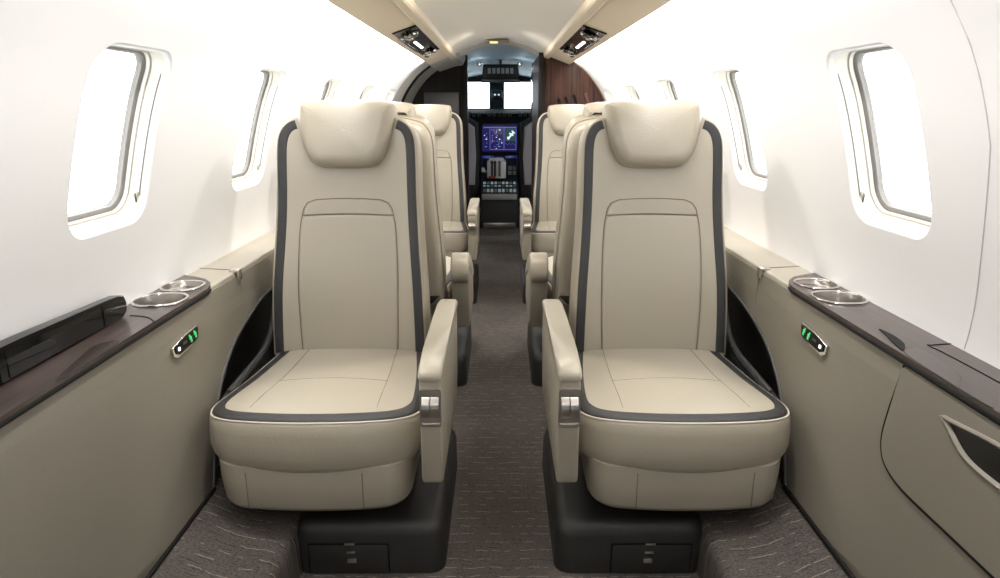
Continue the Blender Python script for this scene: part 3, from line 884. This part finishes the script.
    if away:      # arm swung down at the front, rounded over at the back
        x0, x1 = .262, .330
        side = [(.30, .27), (.352, .40), (.368, .485), (.366, .50), (.30, .53), (.10, .47), (-.10, .40), (-.12, .30), (-.10, .27)]
        pad = [(.378, .482), (.390, .500), (.386, .545), (.368, .575), (.335, .592), (.29, .588), (.20, .555), (.05, .495), (-.10, .430), (-.12, .405), (-.10, .392), (.10, .462), (.28, .528), (.335, .53), (.352, .50), (.360, .478)]
    MB().prism([(X(x0), y, z) for y, z in side], (X(x1-x0), 0, 0), .007, 3).build('armrest', M['leather'], root, smooth=40)
    MB().prism([(X(x0-.003), y, z) for y, z in pad], (X(x1-x0+.006), 0, 0), .010, 4).build('armrest_pad', M['leather'], root, smooth=60)
    xc = (x0+x1)/2
    if not away: recline_control(root, X, xc)
    # --- outboard dark shroud
    sh = [(-.16, .31), (-.16, .405), (-.08, .415), (.05, .422), (.15, .426), (.22, .436), (.275, .460), (.320, .505), (.352, .56), (.378, .62), (.392, .60), (.36, .40), (.30, .31)]
    MB().prism([(X(-.288), y, z) for y, z in sh], (X(.022), 0, 0), .005, 2).build('side_shroud', M['shroud'], root, smooth=40)
    e = [p for p in spline([Vector((y, z, 0)) for y, z in sh[2:10]], 5)]
    MB().tube([(X(-.279), p.x, p.y+.001) for p in e], .0075, 8).build('shroud_edge', M['edge'], root)
    return root

SX = .455
seatL = make_seat(1); seatR = make_seat(-1)
ROW = [1.772, 3.00, 4.24]
G = 'leather cabin seats'
T = 'beige leather cabin seat with charcoal edging, '
seatL.location = (-SX, ROW[0], 0); tag(seatL, 'large beige leather cabin seat facing us left of the aisle, beside the black ledge housing', 'seat', G)
seatR.location = (SX+.002, ROW[0], 0); tag(seatR, 'large beige leather cabin seat facing us right of the aisle, beside the storage door', 'seat', G)
o = copy_tree(seatL); o.location = (-SX, ROW[2], 0); tag(o, 'small forward beige seat facing us in front of the smoked inset partition', 'seat', G)
o = copy_tree(seatR); o.location = (SX+.002, ROW[2], 0); tag(o, 'small forward beige seat facing us in front of the walnut cabinet', 'seat', G)
o = make_seat(-1, True); o.location = (-SX, ROW[1], 0); o.rotation_euler.z = PI; tag(o, 'beige seat turned away, mostly hidden behind the large left seat', 'seat', G)
o = make_seat(1, True); o.location = (SX, ROW[1], 0); o.rotation_euler.z = PI; tag(o, 'beige seat turned away, mostly hidden behind the large right seat', 'seat', G)

# ------------------------------------------------------------------ cockpit
# shell below the dome, dark
mb = MB()
for s_ in (-1, 1):
    mb.prism([(s_*.80, 6.2, -.02), (s_*.80, 8.2, -.02), (s_*.80, 8.2, EYE+.02), (s_*.80, 7.4, EYE+.02), (s_*.80, 6.2, EYE+.12)], (s_*.02, 0, 0))
mb.box((0, 7.4, -.03), (1.6, 1.6, .04)); mb.box((0, 8.2, .55), (1.6, .04, 1.18))
tag(mb.build('wall_front', M['cockpitdark'], smooth=0), 'dark cockpit side walls and footwell', kind='structure')
mb = MB()   # windscreen surround with two openings, centre post
yw = 7.98
def bar(x0, x1, z0, z1, m_=None): mb.box(((x0+x1)/2, yw, (z0+z1)/2), (x1-x0, .05, z1-z0), .004)
zt, zb = EYE+.283, EYE-.002
bar(-.8, .8, zt, EYE+.40); bar(-.8, .8, zb-.06, zb); bar(-.115, .055, zb, zt); bar(-.8, -.46, zb, zt); bar(.46, .8, zb, zt)
tag(mb.build('trim_7', M['post'], smooth=30), 'blue grey windscreen frame with centre post', kind='structure')
for k, (a, b) in enumerate(((-.46, -.115), (.055, .46))):
    o = MB().box(((a+b)/2, yw, (zb+zt)/2), (b-a, .012, zt-zb)).build('window_%d' % (11+k), M['windscreen'], smooth=0)
    tag(o, '%s windscreen pane of the cockpit' % ('left' if k == 0 else 'right'), kind='structure')
for k, x in enumerate((-.044, -.008)):
    pass
g = empty('compass_box', (-.03, 7.93, EYE+.145))
MB().box((0, 0, 0), (.12, .05, .10), .01).build('case', M['post'], g)
for x in (-.022, .022): MB().lathe([(.010, 0), (.010, .006)], (x, -.026, 0), 14, cap1=True, rot=Matrix.Rotation(PI/2, 3, 'X')).build('lamp_lens', M['s_white'], g)
tag(g, 'small grey box with two white lamps on the windscreen centre post', 'indicator')

g = empty('overhead_switch_box', (.01, 6.75, EYE+.325))
hb = MB(); hb.prism([(x, -.06, z) for x, z in ((-.18, -.07), (-.17, -.08), (.17, -.08), (.18, -.07), (.165, .065), (.15, .075), (-.15, .075), (-.165, .065))], (0, .18, 0), .008, 3)
hb.build('case', mat('box_brown_black', (.009, .007, .006, 1), .5, spec=.2), g, smooth=30)
MB().box((0, -.06, -.078), (.37, .03, .03), .01).build('lower_lip', M['knob'], g)
for k in range(6):
    MB().box((-.105+.042*k, -.063, .015), (.030, .010, .052), .003).build('switch', M['btn'], g)
MB().tube([(0, .02, .07), (0, .0, .13)], .012, 10).build('stem', M['cockpitdark'], g)
MB().lathe([(.03, 0), (.11, .008), (.10, .022), (.02, .03)], (0, 0, .115), 24, cap0=True, cap1=True, sy=.5).build('stem_mount', M['cockpitdark'], g)
tag(g, 'dark box with a row of grey switches hanging from the cockpit ceiling', 'switch box')
for x, lb in ((-.185, 'left'), (.185, 'right')):
    o = MB().lathe([(.028, 0), (.026, .012), (.012, .022), (.002, .025)], (x, 6.55, EYE+.40), 20, cap0=True, cap1=True, rot=Matrix.Rotation(PI*.62, 3, 'X')).build('dome_light', M['chrome'])
    tag(o, 'small chrome dome light on the %s of the cockpit ceiling' % lb, 'ceiling light', 'cockpit dome lights')

g = empty('visor_hanger', (.285, 6.15, EYE+.32))
MB().prism([(0, 0, .06), (.07, 0, .085), (.10, 0, .06), (.10, 0, -.14), (.02, 0, -.14), (-.005, 0, -.08)], (0, .12, 0), .008, 2).build('case', M['gloss'], g, smooth=30)
MB().tube([(.0, -.004, .05), (.06, -.004, .075), (.02, -.004, -.07)], .006, 8).build('hook', M['knob'], g)
tag(g, 'glossy black unit hanging at the upper right of the cockpit doorway', 'visor')

# instrument panel
g = empty('instrument_panel', (0, 7.45, EYE))
MB().prism([(-.52, .0, -.60), (-.52, .05, -.18), (-.52, .0, -.06), (-.52, .1, -.018), (-.52, .45, -.018), (-.52, .45, -.60)], (1.04, 0, 0), .006, 2).build('glareshield', M['cockpitdark'], g, smooth=30)
for k in range(13):
    if k in (3, 9): continue
    MB().box((-.33+.055*k, .012, -.066+.0), (.036, .03, .044), .006).build('knob', M['btn'], g)
    MB().lathe([(.010, 0), (.009, .012)], (-.33+.055*k, -.004, -.064), 12, cap1=True, rot=Matrix.Rotation(PI/2, 3, 'X')).build('knob', M['knob'], g)
for x in (-.44, .44):
    MB().box((x*.62, -.02, -.155), (.09, .02, .014), .004).build('vent', M['knob'], g)
ms = MB().box((.0, -.014, -.315), (.375, .03, .275), .006).build('main_screen', M['screen'], g)
px = lambda x0, z0, x1, z1, m_, nm='graphic': MB().box(((x0+x1)/2, -.0305, (z0+z1)/2), (abs(x1-x0), .002, abs(z1-z0))).build(nm, m_, ms, smooth=0)
px(-.17, -.196, .18, -.206, M['s_purple']); px(-.10, -.430, .18, -.436, M['s_purple'])
px(.045, -.20, .052, -.43, M['s_purple']); px(.175, -.20, .180, -.43, M['s_purple']); px(-.105, -.20, -.100, -.43, M['s_purple'])
px(.058, -.212, .172, -.345, M['s_green'])
rnd = random.Random(3)
for i in range(46):
    x = rnd.choice([-.165, -.145, -.085, -.06, -.035, -.01, .015])+rnd.uniform(-.006, .006); z = -.222-rnd.randint(0, 10)*.0195
    w_ = rnd.uniform(.006, .016)
    px(x, z, x+w_, z-.009, M['s_purple'] if rnd.random() < .82 else M['s_white'])
for i in range(9): px(.062+.012*i, -.362-.008*(i % 3), .068+.012*i, -.368-.008*(i % 3), M['s_purple'])
pl = MB()
for (x0, z0, x1, z1, w_) in ((.088, -.325, .155, -.245, .018), (.105, -.262, .150, -.285, .016), (.085, -.300, .105, -.325, .016), (.13, -.235, .165, -.262, .012)):
    dx, dz = x1-x0, z1-z0; L = math.hypot(dx, dz); nx, nz = -dz/L*w_/2, dx/L*w_/2
    pl.prism([(x0+nx, -.0302, z0+nz), (x1+nx, -.0302, z1+nz), (x1-nx, -.0302, z1-nz), (x0-nx, -.0302, z0-nz)], (0, -.002, 0))
pl.build('aeroplane_symbol', M['s_white'], ms, smooth=0)
MB().box((.03, -.016, -.315), (.42, .012, .315), .008).build('screen_bezel', M['knob'], g)
for x in (-.125, .125):
    sc = MB().box((x, -.03, -.565), (.135, .03, .135), .004).build('small_screen', M['screen'], g)
    for i in range(12):
        a, b = x-.055+rnd.uniform(0, .08), -.51-.012*rnd.randint(0, 9)
        MB().box((a, -.0462, b), (.03, .002, .006)).build('graphic', M['s_blue'], sc, smooth=0)
sc = MB().box((0, -.03, -.535), (.075, .03, .05), .004).build('standby_display', M['screen'], g)
MB().box((0, -.0462, -.535), (.062, .002, .038)).build('graphic', M['s_purple'], sc, smooth=0)
tag(g, 'black cockpit instrument panel with a violet navigation screen and two small screens', 'instrument panel')

# centre pedestal
g = empty('centre_pedestal', (0, 6.65, 0))
MB().prism([(-.185, 0, .0), (-.185, 0, .285), (-.185, .06, .40), (-.185, .70, .64), (-.185, .72, .0)], (.37, 0, 0), .008, 2).build('console_body', M['cockpitdark'], g, smooth=30)
MB().box((0, -.005, .315), (.345, .04, .055), .008).build('front_ledge', mat('pedestal_grey', (.33, .32, .30, 1), .4), g)
MB().box((0, -.012, .03), (.32, .02, .055), .004).build('kick_plate', M['satin'], g)
for r0 in range(3):
    for k in range(9):
        MB().box((-.150+.0375*k, .045+.05*r0, .372+.030*r0), (.026, .034, .030), .005).build('switch', M['btnlit'] if (k+r0) % 3 else M['btn'], g)
qd = MB().box((-.03, .30, .56), (.19, .22, .17), .012).build('throttle_quadrant', M['ivory'], g)
MB().box((-.03, .29, .655), (.15, .12, .03), .01).build('quadrant_cap', M['ivory'], qd)
for k, x in enumerate((-.075, -.045, .0)):
    lv = MB(); lv.tube([(x, .18, .50), (x, .16, .58), (x, .17, .63)], .011, 10); lv.box((x, .165, .635), (.026, .03, .034), .008)
    lv.build('throttle_lever', M['knob'] if k < 2 else M['btn'], qd)
MB().box((-.075, .175, .49), (.07, .02, .02), .006).build('fuel_lever', M['red'], qd)
gl = MB(); gl.tube([(-.14, .22, .54), (-.165, .20, .56)], .012, 10); gl.box((-.165, .20, .56), (.035, .03, .05), .012, 3); gl.build('flap_lever', M['ivory'], g)
for r0 in range(2):
    for k in range(2):
        MB().box((.105+.045*k, .20, .53+.05*r0), (.036, .02, .040), .005).build('keypad', M['btn'], g)
tag(g, 'black centre pedestal between the pilot seats with pale throttle quadrant and switch rows', 'pedestal')

# pilot seats, seen edge-on from behind
for s_, lb in ((-1, 'left'), (1, 'right')):
    g = empty('pilot_seat', (s_*.445, 6.72, 0))
    bx_ = MB(); bx_.prism([(-.20, 0, .42), (.20, 0, .42), (.215, 0, .70), (.205, 0, .98), (.12, 0, 1.04), (-.12, 0, 1.04), (-.205, 0, .98), (-.215, 0, .70)], (0, .10, 0), .025, 4)
    bx_.build('backrest', M['seatgrey'], g, smooth=50)
    bs = MB(); bs.prism([(-.235, .02, .30), (.235, .02, .30), (.245, .02, .70), (.235, .02, 1.02), (.13, .02, 1.08), (-.13, .02, 1.08), (-.235, .02, 1.02), (-.245, .02, .70)], (0, .09, 0), .02, 3)
    bs.build('back_frame', M['cockpitdark'], g, smooth=50)
    MB().box((0, .27, .36), (.44, .44, .12), .03, 3).build('seat_cushion', M['seatblue'], g)
    MB().box((0, .25, .16), (.36, .36, .30), .02).build('seat_base', M['cockpitdark'], g)
    MB().box((-s_*.02, .05, 1.145), (.24, .10, .16), .035, 4).build('headrest', mat('pilot_headrest_grey', (.10, .11, .115, 1), .6), g)
    tag(g, 'grey pilot seat at the %s side of the cockpit' % lb, 'seat', 'pilot seats')

# ------------------------------------------------------------------ light
w = bpy.data.worlds.new('overcast'); S.world = w; w.use_nodes = True
bg = w.node_tree.nodes['Background']; bg.inputs['Color'].default_value = (.93, .97, 1, 1); bg.inputs['Strength'].default_value = 5.5

def area(name, loc, rot, sx, sy, power, col=(1, .97, .93), spread=180):
    l = bpy.data.lights.new(name, 'AREA'); l.shape = 'RECTANGLE'; l.size = sx; l.size_y = sy; l.energy = power; l.color = col; l.spread = R(spread)
    o = bpy.data.objects.new(name, l); COL.objects.link(o); o.location = loc; o.rotation_euler = rot
    return o
for s_, nm in ((-1, 'left'), (1, 'right')):
    # fluorescent wash tube in the cove behind the overhead panel, shining out on to the wall
    area('cove_light', (s_*.517, (Y0+5.0)/2, EYE+.313), (0, s_*R(-40), 0), .018, 5.0-Y0, 20, (1, .985, .972))
    for y in (3.15, 1.35):
        sp = bpy.data.lights.new('reading_light', 'SPOT'); sp.energy = 16; sp.spot_size = R(46); sp.spot_blend = .7; sp.shadow_soft_size = .025; sp.color = (1, .95, .90)
        o = bpy.data.objects.new('reading_light', sp); COL.objects.link(o); o.location = (s_*.43, y, EYE+.30)
        tgt = Vector((s_*.45, y+.10, .4)); o.rotation_euler = (tgt-o.location).to_track_quat('-Z', 'Y').to_euler()
# ceiling downlights over the aisle
for y in (2.4, 4.4):
    l = bpy.data.lights.new('aisle_light', 'AREA'); l.shape = 'DISK'; l.size = .12; l.energy = 5; l.color = (1, .93, .84)
    o = bpy.data.objects.new('aisle_light', l); COL.objects.link(o); o.location = (0, y, EYE+.45)

for x in (-.185, .185):   # the lit dome lights of the cockpit
    l = bpy.data.lights.new('dome_lamp', 'POINT'); l.energy = .25; l.shadow_soft_size = .02; l.color = (.80, .92, 1)
    o = bpy.data.objects.new('dome_lamp', l); COL.objects.link(o); o.location = (x, 6.50, EYE+.345)
vs = S.view_settings
S.display_settings.display_device = 'sRGB'
vs.view_transform = 'Standard'; vs.look = 'None'; vs.gamma = 1; vs.exposure = .42; vs.use_curve_mapping = False
S.cycles.use_denoising = True
S.cycles.max_bounces = 10; S.cycles.diffuse_bounces = 6; S.cycles.sample_clamp_indirect = 6
